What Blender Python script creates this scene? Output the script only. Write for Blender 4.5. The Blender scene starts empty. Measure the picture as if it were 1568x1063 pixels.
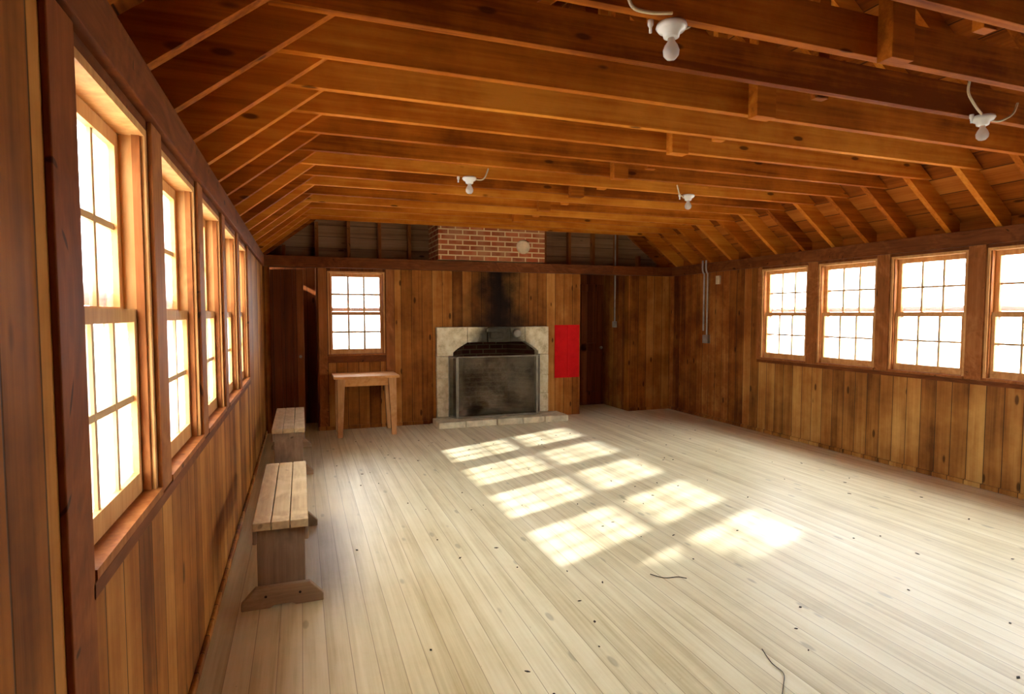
import bpy, math, random
from mathutils import Vector
random.seed(7)
XL, XR, YB, YF = -0.45, 5.68, 8.2, -1.8
ZP0, ZP1 = 2.16, 2.30       # wall plate
SL = 0.78                   # roof slope
XM = (XL+XR)/2
TH = 0.12
Z0, Z1 = 0.96, 2.13         # window openings

# ------------------------------------------------------------------ materials
class NT:
    def __init__(s, name):
        s.m = bpy.data.materials.new(name); s.m.use_nodes = True
        s.t = s.m.node_tree; s.n = s.t.nodes; s.l = s.t.links
        s.b = s.n['Principled BSDF']; s.out = s.n['Material Output']
    def node(s, typ, **kw):
        n = s.n.new(typ)
        for k, v in kw.items(): setattr(n, k, v)
        return n
    def put(s, sock, v):
        if isinstance(v, (int, float)): sock.default_value = v
        elif isinstance(v, (tuple, list)): sock.default_value = v
        else: s.l.new(v, sock)
    def math(s, op, a, b=None, c=None, clamp=False):
        n = s.node('ShaderNodeMath', operation=op); n.use_clamp = clamp
        s.put(n.inputs[0], a)
        if b is not None: s.put(n.inputs[1], b)
        if c is not None: s.put(n.inputs[2], c)
        return n.outputs[0]
    def maprange(s, v, a, b, c=0.0, d=1.0):
        n = s.node('ShaderNodeMapRange', interpolation_type='SMOOTHSTEP')
        s.put(n.inputs[0], v); s.put(n.inputs[1], a); s.put(n.inputs[2], b); s.put(n.inputs[3], c); s.put(n.inputs[4], d)
        return n.outputs[0]
    def noise(s, vec, scale=1, detail=3, rough=0.55, dist=0.0):
        n = s.node('ShaderNodeTexNoise'); s.put(n.inputs['Vector'], vec)
        n.inputs['Scale'].default_value = scale; n.inputs['Detail'].default_value = detail
        n.inputs['Roughness'].default_value = rough; n.inputs['Distortion'].default_value = dist
        return n.outputs['Fac']
    def comb(s, x, y, z):
        n = s.node('ShaderNodeCombineXYZ')
        for i, v in enumerate((x, y, z)): s.put(n.inputs[i], v)
        return n.outputs[0]
    def mix(s, fac, a, b, mode='MIX'):
        n = s.node('ShaderNodeMix', data_type='RGBA', blend_type=mode)
        s.put(n.inputs[0], fac)
        for sock, v in ((n.inputs[6], a), (n.inputs[7], b)):
            s.put(sock, (*v, 1) if isinstance(v, tuple) and len(v) == 3 else v)
        return n.outputs[2]
    def ramp(s, fac, stops):
        n = s.node('ShaderNodeValToRGB'); s.put(n.inputs[0], fac)
        e = n.color_ramp.elements
        while len(e) < len(stops): e.new(0.5)
        for el, (p, c) in zip(e, stops): el.position = p; el.color = (*c, 1)
        return n.outputs[0]
    def xyz(s):
        tc = s.node('ShaderNodeTexCoord'); sp = s.node('ShaderNodeSeparateXYZ')
        s.l.new(tc.outputs['Object'], sp.inputs[0])
        return tc.outputs['Object'], sp.outputs[0], sp.outputs[1], sp.outputs[2]
    def bump(s, h, strength=0.3, dist=0.01):
        n = s.node('ShaderNodeBump'); n.inputs['Strength'].default_value = strength
        n.inputs['Distance'].default_value = dist; s.put(n.inputs['Height'], h)
        s.l.new(n.outputs[0], s.b.inputs['Normal'])

def wood(name, along, cols, plank=None, groove=0.0035, rough=0.6, knots=0.8, spec=0.18,
         grain=1.0, extra=None, gcol=(0.03, 0.012, 0.005), tonevar=0.32, bump=0.35, blotch=0.35, gr=(0.40, 0.55)):
    """along: 0/1/2 axis of grain.  plank: (axis, width, offset)"""
    s = NT(name); o, x, y, z = s.xyz(); ax = [x, y, z]
    if plank:
        t = s.math('DIVIDE', s.math('ADD', ax[plank[0]], 50.0+plank[2]), plank[1])
        idx = s.math('FLOOR', t); fr = s.math('FRACT', t)
        wn = s.node('ShaderNodeTexWhiteNoise', noise_dimensions='1D'); s.put(wn.inputs['W'], idx)
        wv = wn.outputs['Value']
    else:
        idx = 0.0; wv = s.noise(o, 0.7, 1); fr = None
    off = s.math('MULTIPLY', wv, 37.0)
    def vec(al, ac):
        c = []
        for i in range(3):
            v = s.math('MULTIPLY', ax[i], al if i == along else ac)
            if i == along: v = s.math('ADD', v, off)
            c.append(v)
        return s.comb(*c)
    g1 = s.noise(vec(1.6, 55), 1, 4, 0.6)
    g2 = s.noise(vec(0.55, 11), 1, 3, 0.5, 0.6)
    g3 = s.noise(o, 1.6, 5, 0.65)
    f = s.math('ADD', s.math('MULTIPLY', g1, gr[0]), s.math('MULTIPLY', g2, gr[1]))
    f = s.math('ADD', f, s.math('MULTIPLY', s.math('SUBTRACT', wv, 0.5), tonevar))
    f = s.math('ADD', f, s.math('MULTIPLY', s.math('SUBTRACT', g3, 0.5), blotch))
    f = s.math('ADD', f, 0.5-0.5*(gr[0]+gr[1]), clamp=True)
    col = s.ramp(f, [(0.22, cols[0]), (0.5, cols[1]), (0.78, cols[2])])
    if knots > 0:
        vo = s.node('ShaderNodeTexVoronoi'); vo.inputs['Scale'].default_value = 1.0
        s.put(vo.inputs['Vector'], vec(2.3, 6.5)); vo.inputs['Randomness'].default_value = 1
        k = s.maprange(vo.outputs['Distance'], 0.07, 0.13, knots, 0.0)
        col = s.mix(k, col, tuple(c*0.3 for c in cols[0]))
    h = s.math('MULTIPLY', g1, 0.25)
    if plank and groove > 0:
        d = s.math('MULTIPLY', s.math('MINIMUM', fr, s.math('SUBTRACT', 1.0, fr)), plank[1])
        gm = s.maprange(d, groove*0.4, groove*1.5, 1.0, 0.0)
        col = s.mix(s.math('MULTIPLY', gm, 0.85), col, gcol)
        h = s.math('SUBTRACT', h, gm)
    if extra: col = extra(s, col, x, y, z, o)
    s.put(s.b.inputs['Base Color'], col)
    s.b.inputs['Roughness'].default_value = rough
    s.b.inputs['Specular IOR Level'].default_value = spec
    s.bump(h, bump, 0.006)
    return s.m

def plain(name, col, rough=0.5, metal=0.0, var=0.25, scale=8, bump=0.1, spec=0.4):
    s = NT(name); o, x, y, z = s.xyz()
    n = s.noise(o, scale, 4)
    c = s.ramp(n, [(0.3, tuple(a*(1-var) for a in col)), (0.7, tuple(min(1, a*(1+var)) for a in col))])
    s.put(s.b.inputs['Base Color'], c); s.b.inputs['Roughness'].default_value = rough
    s.b.inputs['Specular IOR Level'].default_value = spec
    s.b.inputs['Metallic'].default_value = metal; s.bump(n, bump, 0.004)
    return s.m

WALL = [(0.11, 0.027, 0.004), (0.30, 0.095, 0.015), (0.49, 0.205, 0.044)]
CEIL = [(0.17, 0.035, 0.002), (0.42, 0.108, 0.007), (0.62, 0.220, 0.022)]
DARK = [(0.06, 0.014, 0.003), (0.14, 0.036, 0.008), (0.24, 0.07, 0.018)]
SASH = [(0.32, 0.12, 0.030), (0.54, 0.25, 0.075), (0.70, 0.39, 0.14)]
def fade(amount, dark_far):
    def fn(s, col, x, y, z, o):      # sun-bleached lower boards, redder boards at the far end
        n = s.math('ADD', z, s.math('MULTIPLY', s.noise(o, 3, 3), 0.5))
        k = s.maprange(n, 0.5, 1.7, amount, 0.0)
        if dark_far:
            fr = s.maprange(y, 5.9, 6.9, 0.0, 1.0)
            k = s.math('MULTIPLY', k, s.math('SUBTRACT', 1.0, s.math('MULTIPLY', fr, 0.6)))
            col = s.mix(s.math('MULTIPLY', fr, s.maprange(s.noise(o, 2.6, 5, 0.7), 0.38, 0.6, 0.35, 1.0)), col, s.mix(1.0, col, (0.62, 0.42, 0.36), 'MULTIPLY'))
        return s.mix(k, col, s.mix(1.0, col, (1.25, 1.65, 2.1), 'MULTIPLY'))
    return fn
def soot(s, col, x, y, z, o):
    n = s.math('MULTIPLY', s.math('SUBTRACT', s.noise(o, 2.6, 6, 0.65), 0.5), 0.75)
    d = s.math('ADD', s.math('ABSOLUTE', s.math('SUBTRACT', x, 2.74)), n)
    hw = s.math('SUBTRACT', 0.98, s.math('MULTIPLY', s.math('SUBTRACT', z, 1.37), 0.42))
    k = s.maprange(d, 0.02, hw, 0.985, 0.0)
    k = s.math('MULTIPLY', k, s.maprange(z, 0.9, 1.35, 0.0, 1.0))
    return s.mix(k, col, (0.006, 0.0035, 0.0025))
def floor_falloff_wear(s, col, x, y, z, o):
    # left-wall light falloff painted in as browner tone, plus random dirt and specks
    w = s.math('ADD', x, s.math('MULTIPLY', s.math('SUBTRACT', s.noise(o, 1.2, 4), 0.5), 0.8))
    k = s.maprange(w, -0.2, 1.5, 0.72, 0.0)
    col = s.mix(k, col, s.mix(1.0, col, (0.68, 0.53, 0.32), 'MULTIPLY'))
    dn = s.maprange(s.noise(o, 2.2, 6, 0.7), 0.5, 0.75, 0.0, 0.28)
    col = s.mix(dn, col, s.mix(1.0, col, (0.75, 0.70, 0.55), 'MULTIPLY'))
    sp = s.maprange(s.noise(o, 38, 3, 0.6), 0.70, 0.76, 0.0, 0.5)
    return s.mix(sp, col, s.mix(1.0, col, (0.5, 0.42, 0.32), 'MULTIPLY'))
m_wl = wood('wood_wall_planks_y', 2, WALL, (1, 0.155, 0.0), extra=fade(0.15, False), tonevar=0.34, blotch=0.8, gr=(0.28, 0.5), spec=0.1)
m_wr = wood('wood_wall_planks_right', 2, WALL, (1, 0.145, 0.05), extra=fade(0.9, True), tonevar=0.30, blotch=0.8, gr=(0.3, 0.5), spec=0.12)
m_wb = wood('wood_wall_planks_x', 2, WALL, (0, 0.145, 0.02), extra=soot, tonevar=0.30, blotch=0.9, gr=(0.3, 0.5), spec=0.08, rough=0.7)
m_plate = wood('wood_plate_y', 1, DARK, None, spec=0.1)
m_plx = wood('wood_plate_x', 0, DARK, None, spec=0.1)
m_postv = wood('wood_trim_vertical', 2, [(0.12,.033,.007),(0.27,.083,.018),(0.43,.16,.042)], None, spec=0.12)
m_dark = wood('wood_dark_vertical', 2, DARK, (0, 0.14, 0.03), spec=0.1)
m_darkv = wood('wood_dark_board', 2, [(0.08,.018,.004),(0.19,.048,.010),(0.30,.09,.02)], None, spec=0.1)
m_raft = wood('wood_rafters', 0, CEIL, (1, 0.42, 0.17), groove=0, spec=0.06, rough=0.75, tonevar=0.5)
m_tie = wood('wood_collar_ties', 0, CEIL, (1, 0.42, 0.17), groove=0, spec=0.06, rough=0.75, tonevar=0.5, blotch=0.8)
m_sheath = wood('wood_roof_sheathing', 1, [(0.12,.024,.002),(0.28,.066,.007),(0.42,.13,.018)], (0, 0.15, 0.0), spec=0.06, rough=0.8)
m_gable = wood('wood_gable_boards', 0, [(0.15,.075,.035),(0.34,.18,.085),(0.48,.28,.14)], (2, 0.16, 0.0), spec=0.1)
m_sashm = wood('wood_sash', 2, SASH, None, knots=0)
m_munt = plain('muntin_wood', (0.50, 0.30, 0.12), 0.6, var=0.15)
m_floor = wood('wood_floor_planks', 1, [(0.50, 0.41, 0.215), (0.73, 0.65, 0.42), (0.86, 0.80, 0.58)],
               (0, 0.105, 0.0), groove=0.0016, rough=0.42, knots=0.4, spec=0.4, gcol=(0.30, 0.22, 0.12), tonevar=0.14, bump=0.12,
               gr=(0.5, 0.8), extra=floor_falloff_wear)
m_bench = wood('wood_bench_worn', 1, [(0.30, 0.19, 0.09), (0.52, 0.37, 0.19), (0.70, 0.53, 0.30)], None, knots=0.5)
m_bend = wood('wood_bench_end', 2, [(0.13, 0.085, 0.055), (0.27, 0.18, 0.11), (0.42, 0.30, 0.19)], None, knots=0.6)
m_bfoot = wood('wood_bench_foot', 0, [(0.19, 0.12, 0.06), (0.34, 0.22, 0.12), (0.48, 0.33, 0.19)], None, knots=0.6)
m_tabt = wood('wood_table_top', 0, [(0.36, 0.13, 0.03), (0.54, 0.23, 0.06), (0.66, 0.33, 0.11)], None, knots=0.2)
m_tabl = wood('wood_table_leg', 2, [(0.30, 0.12, 0.035), (0.44, 0.20, 0.065), (0.58, 0.30, 0.12)], None, knots=0.1)
m_red = plain('red_paint', (0.52, 0.006, 0.006), 0.7, var=0.12, spec=0.08)
m_metal = plain('galvanised_conduit', (0.38, 0.33, 0.28), 0.45, 0.6)
m_iron = plain('screen_frame_metal', (0.26, 0.22, 0.16), 0.5, 0.6)
m_brown = plain('dark_bits', (0.03, 0.018, 0.01), 0.9)
m_porc = plain('white_porcelain', (0.85, 0.82, 0.75), 0.2, var=0.04)
m_wire = plain('cream_cable', (0.62, 0.50, 0.30), 0.5, var=0.1)
m_ground = plain('outdoor_ground', (0.60, 0.60, 0.56), 0.9, scale=1.0)
m_roofout = plain('roof_shingle', (0.12, 0.11, 0.10), 0.9)
m_ash = plain('ash_black', (0.015, 0.013, 0.012), 0.95)
m_hearth = plain('hearth_stone', (0.58, 0.50, 0.32), 0.8, var=0.35, scale=7, bump=0.5)
m_cover = plain('stove_cover_paint', (0.66, 0.48, 0.28), 0.6, var=0.3)
m_leaf = plain('leaf_green', (0.08, 0.13, 0.04), 0.7)
m_bark = plain('bark', (0.12, 0.08, 0.05), 0.9)

def stone():
    s = NT('fireplace_stone'); o, x, y, z = s.xyz()
    n = s.noise(o, 9, 6, 0.65)
    c = s.ramp(n, [(0.3, (0.42, 0.31, 0.16)), (0.5, (0.68, 0.56, 0.34)), (0.7, (0.80, 0.71, 0.49))])
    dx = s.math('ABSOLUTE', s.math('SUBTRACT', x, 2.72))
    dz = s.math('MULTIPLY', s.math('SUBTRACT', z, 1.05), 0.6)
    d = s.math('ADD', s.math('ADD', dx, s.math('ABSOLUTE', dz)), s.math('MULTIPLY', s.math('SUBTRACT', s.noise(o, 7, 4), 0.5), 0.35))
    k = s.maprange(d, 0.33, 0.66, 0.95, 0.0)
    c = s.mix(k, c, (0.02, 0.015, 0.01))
    s.put(s.b.inputs['Base Color'], c); s.b.inputs['Roughness'].default_value = 0.85
    s.b.inputs['Specular IOR Level'].default_value = 0.15
    s.bump(n, 0.6, 0.03); return s.m
m_stone = stone()
def brick(name, sooty):
    s = NT(name); o, x, y, z = s.xyz()
    b = s.node('ShaderNodeTexBrick'); s.put(b.inputs['Vector'], s.comb(s.math('ADD', x, y), z, 0.0))
    b.inputs['Scale'].default_value = 1; b.inputs['Brick Width'].default_value = 0.21
    b.inputs['Row Height'].default_value = 0.072; b.inputs['Mortar Size'].default_value = 0.009
    k = 0.12 if sooty else 1.0
    b.inputs['Color1'].default_value = (0.44*k, 0.10*k, 0.03*k, 1); b.inputs['Color2'].default_value = (0.24*k, 0.048*k, 0.016*k, 1)
    b.inputs['Mortar'].default_value = (0.66*k, 0.45*k, 0.22*k, 1)
    n = s.noise(o, 5, 4)
    c = s.mix(s.maprange(n, 0.35, 0.7, 0.0, 0.4), b.outputs['Color'], (0.5*k, 0.28*k, 0.12*k))
    s.put(s.b.inputs['Base Color'], c); s.b.inputs['Roughness'].default_value = 0.9
    s.b.inputs['Specular IOR Level'].default_value = 0.1
    s.bump(s.math('SUBTRACT', 1.0, b.outputs['Fac']), 0.6, 0.008); return s.m
m_brick = brick('chimney_brick', False); m_fireb = brick('sooty_firebrick', True)

def glass():
    s = NT('window_glass'); o, x, y, z = s.xyz()
    n = s.noise(o, 6, 5, 0.65)
    tr = s.node('ShaderNodeBsdfTransparent')
    s.put(tr.inputs[0], s.ramp(n, [(0.35, (0.80, 0.83, 0.86)), (0.6, (0.98, 0.98, 0.98))]))
    gl = s.node('ShaderNodeBsdfGlossy'); gl.inputs['Roughness'].default_value = 0.05
    tl = s.node('ShaderNodeBsdfTranslucent'); tl.inputs[0].default_value = (0.95, 0.95, 0.97, 1)
    mx = s.node('ShaderNodeMixShader'); mx.inputs[0].default_value = 0.04
    m2 = s.node('ShaderNodeMixShader'); m2.inputs[0].default_value = 0.08
    s.l.new(tr.outputs[0], m2.inputs[1]); s.l.new(tl.outputs[0], m2.inputs[2])
    s.l.new(m2.outputs[0], mx.inputs[1]); s.l.new(gl.outputs[0], mx.inputs[2]); s.l.new(mx.outputs[0], s.out.inputs[0])
    return s.m
m_glass = glass()
def screenmesh():
    s = NT('wire_mesh'); o, x, y, z = s.xyz()
    tr = s.node('ShaderNodeBsdfTransparent')
    df = s.node('ShaderNodeBsdfDiffuse')
    n = s.noise(o, 3, 4)
    s.put(df.inputs[0], s.ramp(n, [(0.38, (0.035, 0.025, 0.016)), (0.65, (0.22, 0.17, 0.11))]))
    mx = s.node('ShaderNodeMixShader'); mx.inputs[0].default_value = 0.45
    s.l.new(tr.outputs[0], mx.inputs[1]); s.l.new(df.outputs[0], mx.inputs[2]); s.l.new(mx.outputs[0], s.out.inputs[0])
    return s.m
m_mesh = screenmesh()
def bulb():
    s = NT('bulb_glass')
    s.b.inputs['Base Color'].default_value = (1, .97, .9, 1); s.b.inputs['Roughness'].default_value = 0.08
    s.b.inputs['Transmission Weight'].default_value = 0.55; s.b.inputs['IOR'].default_value = 1.2
    return s.m
m_bulb = bulb()

# ------------------------------------------------------------------ mesh builder
class MB:
    def __init__(s, name): s.name = name; s.v = []; s.f = []; s.mi = []; s.mats = []; s.sm = []
    def mat(s, m):
        if m not in s.mats: s.mats.append(m)
        return s.mats.index(m)
    def add(s, vs, fs, m, smooth=False):
        o = len(s.v); s.v += [tuple(v) for v in vs]; i = s.mat(m)
        for f in fs: s.f.append([a+o for a in f]); s.mi.append(i); s.sm.append(smooth)
    def box(s, x0, x1, y0, y1, z0, z1, m):
        x0, x1 = sorted((x0, x1)); y0, y1 = sorted((y0, y1)); z0, z1 = sorted((z0, z1))
        s.hexa([(x0,y0,z0),(x1,y0,z0),(x1,y1,z0),(x0,y1,z0),(x0,y0,z1),(x1,y0,z1),(x1,y1,z1),(x0,y1,z1)], m)
    def hexa(s, vs, m):
        s.add(vs, [(3,2,1,0),(4,5,6,7),(0,1,5,4),(1,2,6,5),(2,3,7,6),(3,0,4,7)], m)
    def prism(s, poly, ax, a, b, m):
        """poly in the two remaining axes, extruded along ax"""
        def P(p, t):
            if ax == 0: return (t, p[0], p[1])
            if ax == 1: return (p[0], t, p[1])
            return (p[0], p[1], t)
        n = len(poly); vs = [P(p, a) for p in poly]+[P(p, b) for p in poly]
        fs = [list(range(n)), list(range(2*n-1, n-1, -1))]+[(i, i+n, (i+1) % n+n, (i+1) % n) for i in range(n)]
        s.add(vs, fs, m)
    def cyl(s, p0, p1, r0, r1, m, seg=14, caps=True):
        p0, p1 = Vector(p0), Vector(p1); d = (p1-p0).normalized()
        a = d.orthogonal().normalized(); b = d.cross(a); vs = []
        for p, r in ((p0, r0), (p1, r1)):
            for i in range(seg):
                t = 2*math.pi*i/seg; vs.append(p+(a*math.cos(t)+b*math.sin(t))*r)
        s.add(vs, [(i, (i+1) % seg, (i+1) % seg+seg, i+seg) for i in range(seg)], m, True)
        if caps: s.add(vs, [list(range(seg-1, -1, -1)), list(range(seg, 2*seg))], m)
    def lathe(s, prof, c, m, seg=20, axis='z'):
        vs = []
        for r, h in prof:
            for i in range(seg):
                t = 2*math.pi*i/seg
                if axis == 'z': vs.append((c[0]+r*math.cos(t), c[1]+r*math.sin(t), c[2]+h))
                else: vs.append((c[0]+r*math.cos(t), c[1]+h, c[2]+r*math.sin(t)))
        fs = []
        for j in range(len(prof)-1):
            for i in range(seg): fs.append((j*seg+i, j*seg+(i+1) % seg, (j+1)*seg+(i+1) % seg, (j+1)*seg+i))
        s.add(vs, fs, m, True)
    def tube(s, pts, r, m, seg=8, sub=6):
        P = [Vector(p) for p in pts]; Q = []
        for i in range(len(P)-1):
            a = P[max(i-1, 0)]; b = P[i]; c = P[i+1]; d = P[min(i+2, len(P)-1)]
            for k in range(sub):
                t = k/sub
                Q.append(0.5*((2*b)+(c-a)*t+(2*a-5*b+4*c-d)*t*t+(3*b-a-3*c+d)*t**3))
        Q.append(P[-1])
        for i in range(len(Q)-1): s.cyl(Q[i], Q[i+1], r, r, m, seg)
    def build(s, bevel=0.0):
        me = bpy.data.meshes.new(s.name); me.from_pydata(s.v, [], s.f)
        for m in s.mats: me.materials.append(m)
        for p, i, sm in zip(me.polygons, s.mi, s.sm): p.material_index = i; p.use_smooth = sm
        me.update()
        import bmesh
        bm = bmesh.new(); bm.from_mesh(me); bmesh.ops.recalc_face_normals(bm, faces=bm.faces); bm.to_mesh(me); bm.free()
        ob = bpy.data.objects.new(s.name, me); bpy.context.scene.collection.objects.link(ob)
        if bevel:
            md = ob.modifiers.new('bevel', 'BEVEL'); md.width = bevel; md.segments = 2; md.limit_method = 'ANGLE'
            md.angle_limit = math.radians(50)
        return ob

# ------------------------------------------------------------------ floor / ground
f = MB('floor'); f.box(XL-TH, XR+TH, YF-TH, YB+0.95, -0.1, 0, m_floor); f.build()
g = MB('ground_outside'); g.box(-30, 36, -30, 40, -0.6, -0.5, m_ground); g.build()
fo = MB('foundation'); fo.box(XL-TH, XR+TH, YF-TH, YB+0.95, -0.5, -0.1, m_hearth); fo.build()

# ------------------------------------------------------------------ walls
PITCH, OW = 0.895, 0.74
left_w = [(1.81+PITCH*i-OW/2, 1.81+PITCH*i+OW/2) for i in range(5)]
left_w[0] = (1.51, 1.81+OW/2)
right_w = [(5.81-PITCH*i-OW/2, 5.81-PITCH*i+OW/2) for i in range(6, -1, -1)]
def longwall(name, x0, x1, ws, m):
    w = MB(name)
    ya = ws[0][0]; yb = ws[-1][1]
    w.box(x0, x1, YF, ya, 0, ZP0, m); w.box(x0, x1, yb, YB+0.92, 0, ZP0, m)
    w.box(x0, x1, ya, yb, 0, Z0, m)
    for a, b in zip(ws[:-1], ws[1:]):
        w.box(x0, x1, a[1], b[0], Z0, ZP0, m_postv)
    w.box(x0, x1, ya, yb, Z1, ZP0, m_plate)
    return w.build()
longwall('wall_left', XL-TH, XL, left_w, m_wl)
longwall('wall_right', XR, XR+TH, right_w, m_wr)
t = MB('trim_1')   # left plate beam
t.box(XL-TH, XL+0.03, YF, YB+0.1, ZP0, ZP1, m_plate); t.build(0.004)
t = MB('trim_2')
t.box(XR-0.03, XR+TH, YF, YB+0.1, ZP0, ZP1, m_plate); t.build(0.004)
def casing(name, xw, d, ws):
    t = MB(name)
    ya = ws[0][0]; yb = ws[-1][1]
    t.box(xw, xw+d*0.014, ya-0.02, yb+0.05, Z0-0.04, Z0-0.002, m_plate)
    for a, b in zip(ws[:-1], ws[1:]):
        t.box(xw, xw+d*0.014, a[1]+0.006, b[0]-0.006, Z0+0.004, ZP0, m_postv)
    t.box(xw, xw+d*0.014, yb+0.006, yb+0.06, Z0, ZP0, m_postv)
    t.build(0.003)
casing('trim_3', XL, 1, left_w)
casing('trim_4', XR, -1, right_w)
t = MB('trim_7'); t.box(XL, XL+0.014, 1.36, 1.505, 0.0, ZP0, m_darkv); t.build(0.003)

# back wall
BW0, BW1, BZ0, BZ1 = 0.34, 1.09, 0.99, 2.12
FX0, FX1, FC = 1.79, 3.50, 1.365
y0, y1 = YB, YB+TH
w = MB('wall_back_left')
w.box(XL, -0.37, y0, y1, 0, ZP0, m_wb)
w.box(0.2, BW0, y0, y1, 0, ZP0, m_dark); w.box(BW1, 1.22, y0, y1, 0, ZP0, m_dark)
w.box(BW0, BW1, y0, y1, 0, BZ0, m_wb); w.box(BW0, BW1, y0, y1, BZ1, ZP0, m_dark)
w.box(1.22, FX0, y0, y1, 0, ZP0, m_wb); w.build()
w = MB('wall_back_chimney_breast'); w.box(FX0, FX1, y0, y1, FC, ZP0, m_wb); w.build()
w = MB('wall_back_right')
w.box(FX1, 4.05, y0, y1, 0, ZP0, m_wb); w.box(4.9, XR, y0, y1, 0, ZP0, m_wb); w.build()
w = MB('wall_alcove')
w.box(4.9, 4.96, y1, 9.0, 0, ZP1, m_wr); w.box(3.99, 4.05, y1, 9.0, 0, ZP1, m_dark)
w.box(3.99, XR, 9.0, 9.06, 0, ZP1, m_dark); w.build()
w = MB('wall_closet')
w.box(XL, 0.26, 8.8, 8.86, 0, ZP1, m_dark); w.box(0.2, 0.26, y1, 8.8, 0, ZP1, m_dark); w.build()
w = MB('wall_gable')
GY = 8.78
w.prism([(XL-TH, ZP1), (XR+TH, ZP1), (XR+TH, ZP1+0.1), (XM, ZP1+3.2*SL), (XL-TH, ZP1+0.1)], 1, GY, GY+0.05, m_gable)
w.box(XL-TH, XR+TH, YB+0.1, 9.06, ZP1-0.02, ZP1+0.01, m_gable)
xs = XL+0.25
while xs < XR-0.2:
    if not (1.7 < xs < 3.5):
        zt = ZP1+SL*min(xs-XL, XR-xs)
        w.box(xs-0.022, xs+0.022, GY-0.09, GY, ZP1+0.01, zt, m_postv)
    xs += 0.43
w.build()
w = MB('wall_front')
w.prism([(XL-TH, 0), (XR+TH, 0), (XR+TH, ZP1+0.1), (XM, ZP1+3.2*SL), (XL-TH, ZP1+0.1)], 1, YF-TH, YF, m_wb)
w.build()
t = MB('trim_5')    # back beam
t.box(XL, XR, YB-0.07, YB+0.1, ZP0, ZP1, m_plx); t.build(0.005)
t = MB('trim_6')    # back window casing
t.box(0.22, BW0-0.01, YB-0.02, YB, 0.02, ZP0, m_postv)
t.box(BW1+0.01, 1.21, YB-0.02, YB, 0.02, ZP0, m_postv)
t.box(BW0-0.01, BW1+0.01, YB-0.02, YB, BZ0-0.09, BZ0-0.002, m_plx)
t.build(0.003)
b = MB('baseboard_right'); b.box(XR-0.025, XR, YF, YB-0.025, 0, 0.045, m_wr); b.build(0.006)
b = MB('baseboard_left'); b.box(XL, XL+0.02, YF, YB-0.025, 0, 0.045, m_wl); b.build(0.006)
b = MB('baseboard_back'); b.box(0.2, 1.70, YB-0.045, YB-0.02, 0, 0.05, m_wb); b.box(4.9, XR, YB-0.022, YB, 0, 0.05, m_wb); b.build(0.006)

# ------------------------------------------------------------------ roof
def S(x): return ZP1+0.19+SL*(x-XL)
def mir(x): return XL+XR-x
c = MB('ceiling')
ex = XL-0.17
for q in (lambda x: x, mir):
    c.prism([(q(ex), S(ex)), (q(XM), S(XM)), (q(XM), S(XM)+0.03), (q(ex), S(ex)+0.03)], 1, YF-TH, 9.1, m_sheath)
    c.prism([(q(ex), S(ex)+0.031), (q(XM), S(XM)+0.031), (q(XM), S(XM)+0.05), (q(ex), S(ex)+0.05)], 1, YF-TH, 9.1, m_roofout)
    c.box(q(XL-TH), q(XL-TH+0.02), YF, 9.06, ZP1, S(XL-TH), m_sheath)
c.build()
ks = list(range(-9, 15)); Y = {k: 2.57+0.42*k for k in ks}
r = MB('roof_rafters')
for k in ks:
    y = Y[k]
    for q in (lambda x: x, mir):
        r.prism([(q(XL-TH+0.02), ZP1), (q(XL), ZP1), (q(XM), ZP1+SL*(XM-XL)), (q(XM), S(XM)), (q(XL-TH+0.02), S(XL-TH+0.02))], 1, y-0.025, y+0.025, m_raft)
r.box(XM-0.02, XM+0.02, YF, 8.7, S(XM)-0.25, S(XM), m_raft)
r.build()
TB, TT = 2.75, 2.93
r = MB('collar_ties')
for k in ks:
    y = Y[k]
    if y > 8.4: continue
    j = random.uniform(-0.008, 0.008)
    xa = XL+(TB-ZP1-0.19)/SL+0.02; xb = XL+(TT-ZP1-0.19)/SL+0.02
    r.prism([(xa, TB+j), (mir(xa), TB+j), (mir(xb), TT), (xb, TT)], 1, y-0.072, y-0.026, m_tie)
r.build(0.002)
r = MB('roof_posts')
for k in ks:
    y = Y[k]
    if y > 8.0: continue
    if k % 2: r.box(XM-0.07, XM+0.07, y-0.15, y-0.073, TB-0.035, S(XM)-0.12, m_raft)
    else: r.box(XM-0.04+0.12, XM+0.04+0.12, y-0.02, y+0.03, TB-0.01, S(XM)-0.3, m_raft)
r.build(0.003)

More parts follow.
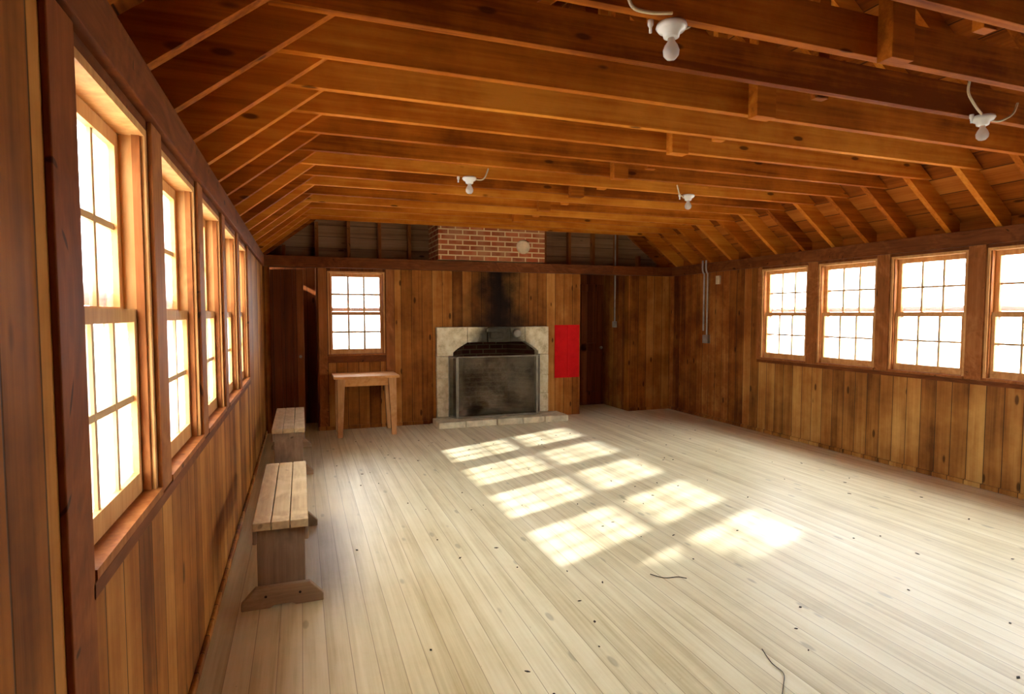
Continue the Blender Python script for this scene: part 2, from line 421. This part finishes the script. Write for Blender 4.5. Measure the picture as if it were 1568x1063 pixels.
# ------------------------------------------------------------------ windows
wn = [0]
def window(T, a, b, z0, z1, mw=0.008):
    """T maps (w, d, z) ranges to world box; d>0 outward from the inner wall face"""
    wn[0] += 1
    o = MB('window_%d' % wn[0])
    def B(w0, w1, d0, d1, za, zb, m):
        p, q = T(w0, d0), T(w1, d1); o.box(p[0], q[0], p[1], q[1], za, zb, m)
    e = 0.001
    B(a+e, a+0.022, 0.0, TH+0.02, z0+e, z1-e, m_sashm); B(b-0.022, b-e, 0.0, TH+0.02, z0+e, z1-e, m_sashm)
    B(a+0.022, b-0.022, 0.0, TH+0.02, z1-0.025, z1-e, m_sashm)
    B(a+e, b-e, -0.016, TH+0.05, z0+e, z0+0.024, m_postv)          # stool / sill
    for w0, w1 in ((a+0.022, a+0.034), (b-0.034, b-0.022)):
        B(w0, w1, 0.012, 0.034, z0+0.024, z1-0.025, m_postv)
    zm = (z0+z1)/2
    def sash(d, za, zb, rb, rt):
        w0, w1 = a+0.023, b-0.023; st = 0.040; D = 0.034
        B(w0, w0+st, d, d+D, za, zb, m_sashm); B(w1-st, w1, d, d+D, za, zb, m_sashm)
        B(w0+st, w1-st, d, d+D, za, za+rb, m_sashm); B(w0+st, w1-st, d, d+D, zb-rt, zb, m_sashm)
        for i in (1, 2):
            c = w0+st+(w1-w0-2*st)*i/3; B(c-mw, c+mw, d+0.008, d+D-0.008, za+rb, zb-rt, m_munt)
        c = (za+rb+zb-rt)/2; B(w0+st, w1-st, d+0.009, d+D-0.009, c-mw, c+mw, m_munt)
        B(w0+st, w1-st, d+0.016, d+0.019, za+rb, zb-rt, m_glass)
    sash(0.036, z0+0.025, zm+0.02, 0.065, 0.040)
    sash(0.072, zm-0.02, z1-0.026, 0.046, 0.045)
    # added outer screen frame; middle rail shaped to widen the sun-patch gap
    B(a+0.022, a+0.05, TH+0.002, TH+0.02, z0+0.024, z1-0.025, m_sashm); B(b-0.05, b-0.022, TH+0.002, TH+0.02, z0+0.024, z1-0.025, m_sashm)
    B(a+0.05, b-0.05, TH+0.002, TH+0.02, zm+0.03, zm+0.085, m_sashm)
    o.build()
for a, b_ in left_w: window(lambda w, d: (XL-d, w), a, b_, Z0, Z1, 0.010)
for a, b_ in right_w: window(lambda w, d: (XR+d, w), a, b_, Z0, Z1, 0.009)
window(lambda w, d: (w, YB+d), BW0, BW1, BZ0, BZ1, 0.013)

# ------------------------------------------------------------------ doors
d = MB('door_1')     # plank closet door, slightly ajar
ang = math.radians(-6); hx, hy = -0.36, YB-0.01
def R(u, v): return (hx+u*math.cos(ang)-v*math.sin(ang), hy+u*math.sin(ang)+v*math.cos(ang))
def rb(u0, u1, v0, v1, z0, z1, m):
    p = [R(u0, v0), R(u1, v0), R(u1, v1), R(u0, v1)]
    d.hexa([(x, y, z0) for x, y in p]+[(x, y, z1) for x, y in p], m)
for i in range(3): rb(i*0.135+0.002, i*0.135+0.132, -0.03, 0, 0.02, 2.12, m_dark)
for z in (0.3, 1.0, 1.75): rb(0.02, 0.385, 0.0, 0.02, z, z+0.1, m_postv)
d.cyl((*R(0.36, -0.03), 1.0), (*R(0.36, -0.07), 1.0), 0.015, 0.02, m_iron)
d.build(0.003)
d = MB('door_2')     # panelled door in the alcove
X0, X1, yd = 4.12, 4.86, 8.955
for a, bb in ((X0, X0+0.11), (X1-0.11, X1)): d.box(a, bb, yd, 8.998, 0.01, 2.05, m_dark)
for z, hh in ((0.01, 0.22), (0.92, 0.14), (1.93, 0.12)): d.box(X0+0.11, X1-0.11, yd, 8.998, z, z+hh, m_dark)
d.box((X0+X1)/2-0.05, (X0+X1)/2+0.05, yd, 8.998, 0.23, 1.93, m_dark)
d.box(X0+0.11, X1-0.11, yd+0.018, 8.998, 0.2, 1.95, m_dark)
d.lathe([(0, -0.05), (0.02, -0.05), (0.028, -0.035), (0.02, -0.02), (0.012, 0)], (X1-0.055, yd, 0.98), m_iron, 14, 'y')
d.build(0.004)

# ------------------------------------------------------------------ fireplace
fp = MB('fireplace')
yf = YB-0.06
HZ = 0.085
OX0, OX1, ZS, ZC = 2.03, 3.33, 0.95, 1.14
for a, bb in ((FX0, OX0), (OX1, FX1)):
    for za, zb in ((HZ+.004, 0.36), (0.364, 0.64), (0.644, ZS)):
        fp.box(a+.001, bb-.001, yf+random.uniform(0, .012), YB+0.10, za, zb, m_stone)
def arch(x): 
    u = (x-(OX0+OX1)/2)/((OX1-OX0)/2); return ZS+(ZC-ZS)*min(1.0, 0.25+max(0, (1-abs(u))/0.33)**0.8*0.75)
cuts = [FX0, 2.24, 2.54, 2.88, 3.12, FX1]
for i, (a, bb) in enumerate(zip(cuts[:-1], cuts[1:])):
    a2, b2 = a+0.003, bb-0.003; pts = []
    n = 10
    if i == 0: pts += [(a2, ZS+0.004), (OX0, ZS+0.004)]; rng = (OX0, b2)
    elif i == len(cuts)-2: rng = (a2, OX1)
    else: rng = (a2, b2)
    pts += [(rng[0]+(rng[1]-rng[0])*j/n, arch(rng[0]+(rng[1]-rng[0])*j/n)+0.004) for j in range(n+1)]
    if i == len(cuts)-2: pts += [(OX1, ZS+0.004), (b2, ZS+0.004)]
    pts += [(b2, FC-0.002), (a2, FC-0.002)]
    cl = [pts[0]]
    for p in pts[1:]:
        if (Vector(p)-Vector(cl[-1])).length > 1e-4: cl.append(p)
    yy = yf-0.025 if i == 2 else yf
    fp.prism(cl, 1, yy, YB+0.10, m_stone)
fp.box(2.50, 2.80, yf-0.09, yf-0.026, 1.29, 1.345, m_stone)
fp.box(2.58, 2.74, yf-0.07, yf-0.026, 1.20, 1.29, m_stone)
fp.lathe([(0, -0.06), (0.05, -0.06), (0.06, -0.05), (0.06, 0)], (2.98, yf, 1.27), m_iron, 18, 'y')
# firebox
fp.hexa([(OX0-0.05, YB+0.1, 0.0), (OX0, YB+0.1, 0.0), (2.33, 8.72, 0.0), (2.28, 8.72, 0.0), (OX0-0.05, YB+0.1, 1.3), (OX0, YB+0.1, 1.3), (2.33, 8.72, 1.3), (2.28, 8.72, 1.3)], m_fireb)
fp.hexa([(OX1, YB+0.1, 0.0), (OX1+0.05, YB+0.1, 0.0), (3.08, 8.72, 0.0), (3.03, 8.72, 0.0), (OX1, YB+0.1, 1.3), (OX1+0.05, YB+0.1, 1.3), (3.08, 8.72, 1.3), (3.03, 8.72, 1.3)], m_fireb)
fp.box(2.25, 3.1, 8.70, 8.76, 0, 1.3, m_fireb); fp.box(OX0-0.05, OX1+0.05, YB+0.121, 8.76, 1.3, 1.36, m_fireb)
fp.box(OX0, OX1, YB+0.02, 8.70, 0.0, HZ-0.002, m_ash)
fp.box(FX0+.001, OX0, yf, YB+0.1, 0, HZ, m_hearth); fp.box(OX1, FX1-.001, yf, YB+0.1, 0, HZ, m_hearth)
fp.build(0.008)
he = MB('stone_hearth')
hx = [1.72, 2.1, 2.55, 2.93, 3.27, 3.64]
for i, (a, bb) in enumerate(zip(hx[:-1], hx[1:])):
    he.box(a+0.004, bb-0.004, 7.72+0.012*(i % 2), 7.96, 0.0, HZ+0.003*(i % 3), m_hearth)
for a, bb in zip([1.72, 2.3, 2.75, 3.2], [2.3, 2.75, 3.2, 3.64]):
    he.box(a+0.004, bb-0.004, 7.966, YB-0.062, 0.0, HZ-0.001, m_hearth)
he.build(0.010)
ch = MB('brick_chimney')
ch.box(1.82, 3.42, 8.12, 8.77, ZP1+0.012, 4.4, m_brick)
ch.lathe([(0, -0.025), (0.085, -0.022), (0.10, -0.012), (0.105, 0)], (3.08, 8.119, 2.53), m_cover, 28, 'y')
ch.build()
sc = MB('fireplace_screen')
def spanel(p, q, z0, z1):
    p, q = Vector((*p, 0)), Vector((*q, 0)); u = Vector((0, 0, 1))
    for a, bb in (((p+u*z0), (p+u*z1)), ((q+u*z0), (q+u*z1)), ((p+u*z0), (q+u*z0)), ((p+u*z1), (q+u*z1))):
        sc.cyl(a, bb, 0.010, 0.010, m_iron, 8)
    n = (q-p).cross(u).normalized()*0.0015
    sc.hexa([p+n+u*z0, q+n+u*z0, q-n+u*z0, p-n+u*z0, p+n+u*z1, q+n+u*z1, q-n+u*z1, p-n+u*z1], m_mesh)
spanel((2.04, 7.93), (3.22, 7.93), 0.102, 0.95)
spanel((2.025, 7.935), (1.96, 8.115), 0.102, 0.95)
spanel((3.235, 7.935), (3.34, 8.115), 0.102, 0.95)
sc.build()
rp = MB('red_painted_board')
rp.box(3.62, 3.825, YB-0.02, YB-0.001, 0.58, 1.385, m_red); rp.box(3.828, 4.03, YB-0.02, YB-0.001, 0.58, 1.385, m_red)
rp.build(0.003)

# ------------------------------------------------------------------ table
t = MB('side_table')
tx0, tx1, ty0, ty1, tz = 0.37, 1.18, 7.56, 8.12, 0.77
for i in range(3):
    a = ty0+(ty1-ty0)*i/3; t.box(tx0, tx1, a+0.001, a+(ty1-ty0)/3-0.001, tz-0.032, tz, m_tabt)
lx = (tx0+0.09, tx1-0.09); ly = (ty0+0.06, ty1-0.06)
for i, x in enumerate(lx):
    for j, y in enumerate(ly):
        sx = -0.02 if i == 0 else 0.02
        a, bb = 0.048, 0.030
        t.hexa([(x+sx-bb, y-bb, 0), (x+sx+bb, y-bb, 0), (x+sx+bb, y+bb, 0), (x+sx-bb, y+bb, 0),
                (x-a, y-a, tz-0.032), (x+a, y-a, tz-0.032), (x+a, y+a, tz-0.032), (x-a, y+a, tz-0.032)], m_tabl)
for y in ly: t.box(lx[0]+0.047, lx[1]-0.047, y-0.012, y+0.012, tz-0.13, tz-0.034, m_tabt)
for x in lx: t.box(x-0.012, x+0.012, ly[0]+0.047, ly[1]-0.047, tz-0.13, tz-0.034, m_tabt)
t.build(0.004)

# ------------------------------------------------------------------ benches
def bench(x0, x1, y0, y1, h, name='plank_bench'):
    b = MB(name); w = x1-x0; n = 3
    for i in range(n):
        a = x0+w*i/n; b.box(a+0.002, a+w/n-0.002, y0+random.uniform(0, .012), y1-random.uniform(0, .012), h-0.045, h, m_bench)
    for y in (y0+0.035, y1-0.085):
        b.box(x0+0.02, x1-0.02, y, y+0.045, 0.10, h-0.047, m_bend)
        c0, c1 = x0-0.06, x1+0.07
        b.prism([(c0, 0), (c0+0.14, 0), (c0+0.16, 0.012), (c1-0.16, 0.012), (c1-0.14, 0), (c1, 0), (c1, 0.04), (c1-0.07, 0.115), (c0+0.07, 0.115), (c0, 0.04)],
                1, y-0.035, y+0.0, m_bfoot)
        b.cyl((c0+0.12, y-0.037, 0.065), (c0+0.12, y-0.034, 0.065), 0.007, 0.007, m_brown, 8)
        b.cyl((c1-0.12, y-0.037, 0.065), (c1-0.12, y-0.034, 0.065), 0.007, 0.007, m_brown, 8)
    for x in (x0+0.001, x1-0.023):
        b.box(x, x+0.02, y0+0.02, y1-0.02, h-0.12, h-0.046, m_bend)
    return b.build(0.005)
bench(-0.26, 0.02, 3.28, 4.60, 0.46)
bench(-0.28, 0.02, 5.95, 7.30, 0.46, 'plank_bench.001')

# ------------------------------------------------------------------ ceiling light sockets
def lamp(x, y, wire, name):
    L = MB(name); z = TB-0.009
    L.lathe([(0, 0), (0.060, 0), (0.064, -0.012), (0.054, -0.026), (0.036, -0.036), (0.032, -0.052), (0.024, -0.056), (0, -0.056)], (x, y, z), m_porc)
    L.lathe([(0.0, -0.050), (0.014, -0.054), (0.016, -0.070), (0.027, -0.086), (0.034, -0.106), (0.031, -0.126), (0.018, -0.140), (0, -0.144)], (x, y, z), m_bulb, 18)
    L.cyl((x, y, z-0.070), (x, y, z-0.10), 0.006, 0.003, m_iron, 8)
    L.tube([(x+a, y+b2, z+c) for a, b2, c in wire], 0.006, m_wire)
    L.lathe([(0, 0), (0.012, 0), (0.012, -0.02), (0.006, -0.03), (0.006, -0.05), (0, -0.05)], (x-0.10, y, z), m_porc, 12)
    L.build()
lamp(1.46, 2.13, [(0.05, 0, -0.015), (0.10, 0, 0.02), (0.11, 0.0, 0.10)], 'porcelain_lamp_holder')
lamp(3.90, 2.46, [(0.05, 0, -0.015), (0.12, -.02, -0.02), (0.22, -0.03, 0.03), (0.26, -0.03, 0.1)], 'porcelain_lamp_holder.001')
lamp(1.41, 5.04, [(0.05, 0, -0.015), (0.12, -.03, -0.01), (0.16, -0.04, 0.08)], 'porcelain_lamp_holder.002')
lamp(3.68, 5.04, [(-0.05, 0, -0.015), (-0.12, -.03, -0.01), (-0.16, -0.04, 0.08)], 'porcelain_lamp_holder.003')
cb = MB('electrical_cable')
cb.tube([(1.40, 2.04, 2.735), (1.30, 2.04, 2.72), (1.22, 2.04, 2.73), (1.20, 2.035, 2.80), (1.23, 2.035, 2.90), (1.23, 2.03, 2.95)], 0.007, m_wire)
cb.tube([(3.84, 2.43, 2.74), (3.76, 2.42, 2.78), (3.70, 2.42, 2.85), (3.72, 2.42, 2.95)], 0.007, m_wire)
cb.build()

# ------------------------------------------------------------------ conduits
c = MB('wall_conduit')
for yy in (7.25, 7.33): c.cyl((XR-0.02, yy, 1.22 if yy < 7.3 else 1.3), (XR-0.02, yy, 2.15), 0.012, 0.012, m_metal, 10)
c.tube([(XR-0.02, 7.33, 2.14), (XR-0.05, 7.33, 2.2), (XR-0.05, 7.33, 2.34)], 0.012, m_metal)
c.tube([(XR-0.02, 7.25, 2.14), (XR-0.05, 7.25, 2.2), (XR-0.05, 7.25, 2.34)], 0.012, m_metal)
c.box(XR-0.05, XR-0.001, 7.19, 7.31, 1.12, 1.24, m_metal)
c.box(XR-0.03, XR-0.001, 6.98, 7.06, 1.98, 2.10, m_cover)
c.build(0.003)
c = MB('alcove_conduit')
c.cyl((4.88, 8.6, 1.42), (4.88, 8.6, 2.95), 0.012, 0.012, m_metal, 10); c.box(4.855, 4.899, 8.56, 8.64, 1.33, 1.43, m_metal)
c.build(0.003)

# ------------------------------------------------------------------ floor litter
db = MB('floor_debris')
for i in range(110):
    x = random.uniform(0.3, 5.0); y = random.uniform(1.4, 7.4); a = random.uniform(0, 6.28); l = random.uniform(0.005, 0.015); w_ = random.uniform(0.003, 0.007)
    ca, sa = math.cos(a), math.sin(a)
    P = [(-l, 0), (0, w_), (l, 0), (0, -w_)]
    vs = [(x+p*ca-q*sa, y+p*sa+q*ca, z) for z in (0.0005, 0.004) for p, q in P]
    db.hexa(vs, m_brown)
db.tube([(1.93, 2.95, .004), (1.98, 2.88, .004), (2.06, 2.86, .006), (2.10, 2.83, .004)], 0.0025, m_brown, 6)
db.tube([(1.98, 2.10, .003), (1.94, 2.0, .003), (1.93, 1.92, .003), (1.86, 1.85, .003), (1.78, 1.78, .003)], 0.0018, m_brown, 6)
db.build()

# ------------------------------------------------------------------ unseen tree added to block sun at the nearest window
tr = MB('sun_block_tree')
tr.cyl((-4.6, -0.75, -0.5), (-4.55, -0.7, 1.6), 0.12, 0.08, m_bark, 10)
for p in ((-4.5, 0.1, 3.2), (-4.3, -1.2, 3.3), (-4.8, -0.6, 3.4), (-4.6, -0.2, 2.6)):
    tr.cyl((-4.55, -0.7, 1.55), p, 0.05, 0.015, m_bark, 8)
rt = random.Random(3)
for i in range(7500):
    while True:
        p = Vector((rt.uniform(-1, 1), rt.uniform(-1, 1), rt.uniform(-1, 1)))
        if p.length < 1: break
    c0 = Vector((-4.55+p.x*0.9, -0.40+p.y*1.06, 2.78+p.z*1.12))
    d1 = Vector((rt.gauss(0, 1), rt.gauss(0, 1), rt.gauss(0, 1))).normalized(); d2 = d1.orthogonal().normalized()
    l = rt.uniform(0.05, 0.09)
    tr.add([c0-d1*l, c0+d2*l*0.5, c0+d1*l, c0-d2*l*0.5], [(0, 1, 2, 3)], m_leaf)
tr.build()

# ------------------------------------------------------------------ light
wd = bpy.data.worlds.new('World'); bpy.context.scene.world = wd; wd.use_nodes = True
bg = wd.node_tree.nodes['Background']; bg.inputs[0].default_value = (0.97, 1.0, 0.99, 1); bg.inputs[1].default_value = 26.0
sun = bpy.data.lights.new('sun', 'SUN'); sun.energy = 17; sun.angle = math.radians(1.5); sun.color = (1, 0.98, 0.95)
so = bpy.data.objects.new('sun', sun); bpy.context.scene.collection.objects.link(so)
so.rotation_euler = Vector((1, 0.41, -0.53)).to_track_quat('-Z', 'Y').to_euler(); so.location = (-12, -4, 8)

cam = bpy.data.cameras.new('camera'); co = bpy.data.objects.new('camera', cam); bpy.context.scene.collection.objects.link(co)
co.location = (0, 0, 1.55); co.rotation_euler = (math.radians(86.8), 0, math.radians(-19.7))
cam.sensor_width = 36; cam.lens = 20.73; cam.clip_start = 0.02
sc_ = bpy.context.scene; sc_.camera = co
sc_.view_settings.view_transform = 'Standard'; sc_.view_settings.exposure = 0.0
sc_.view_settings.look = 'None'
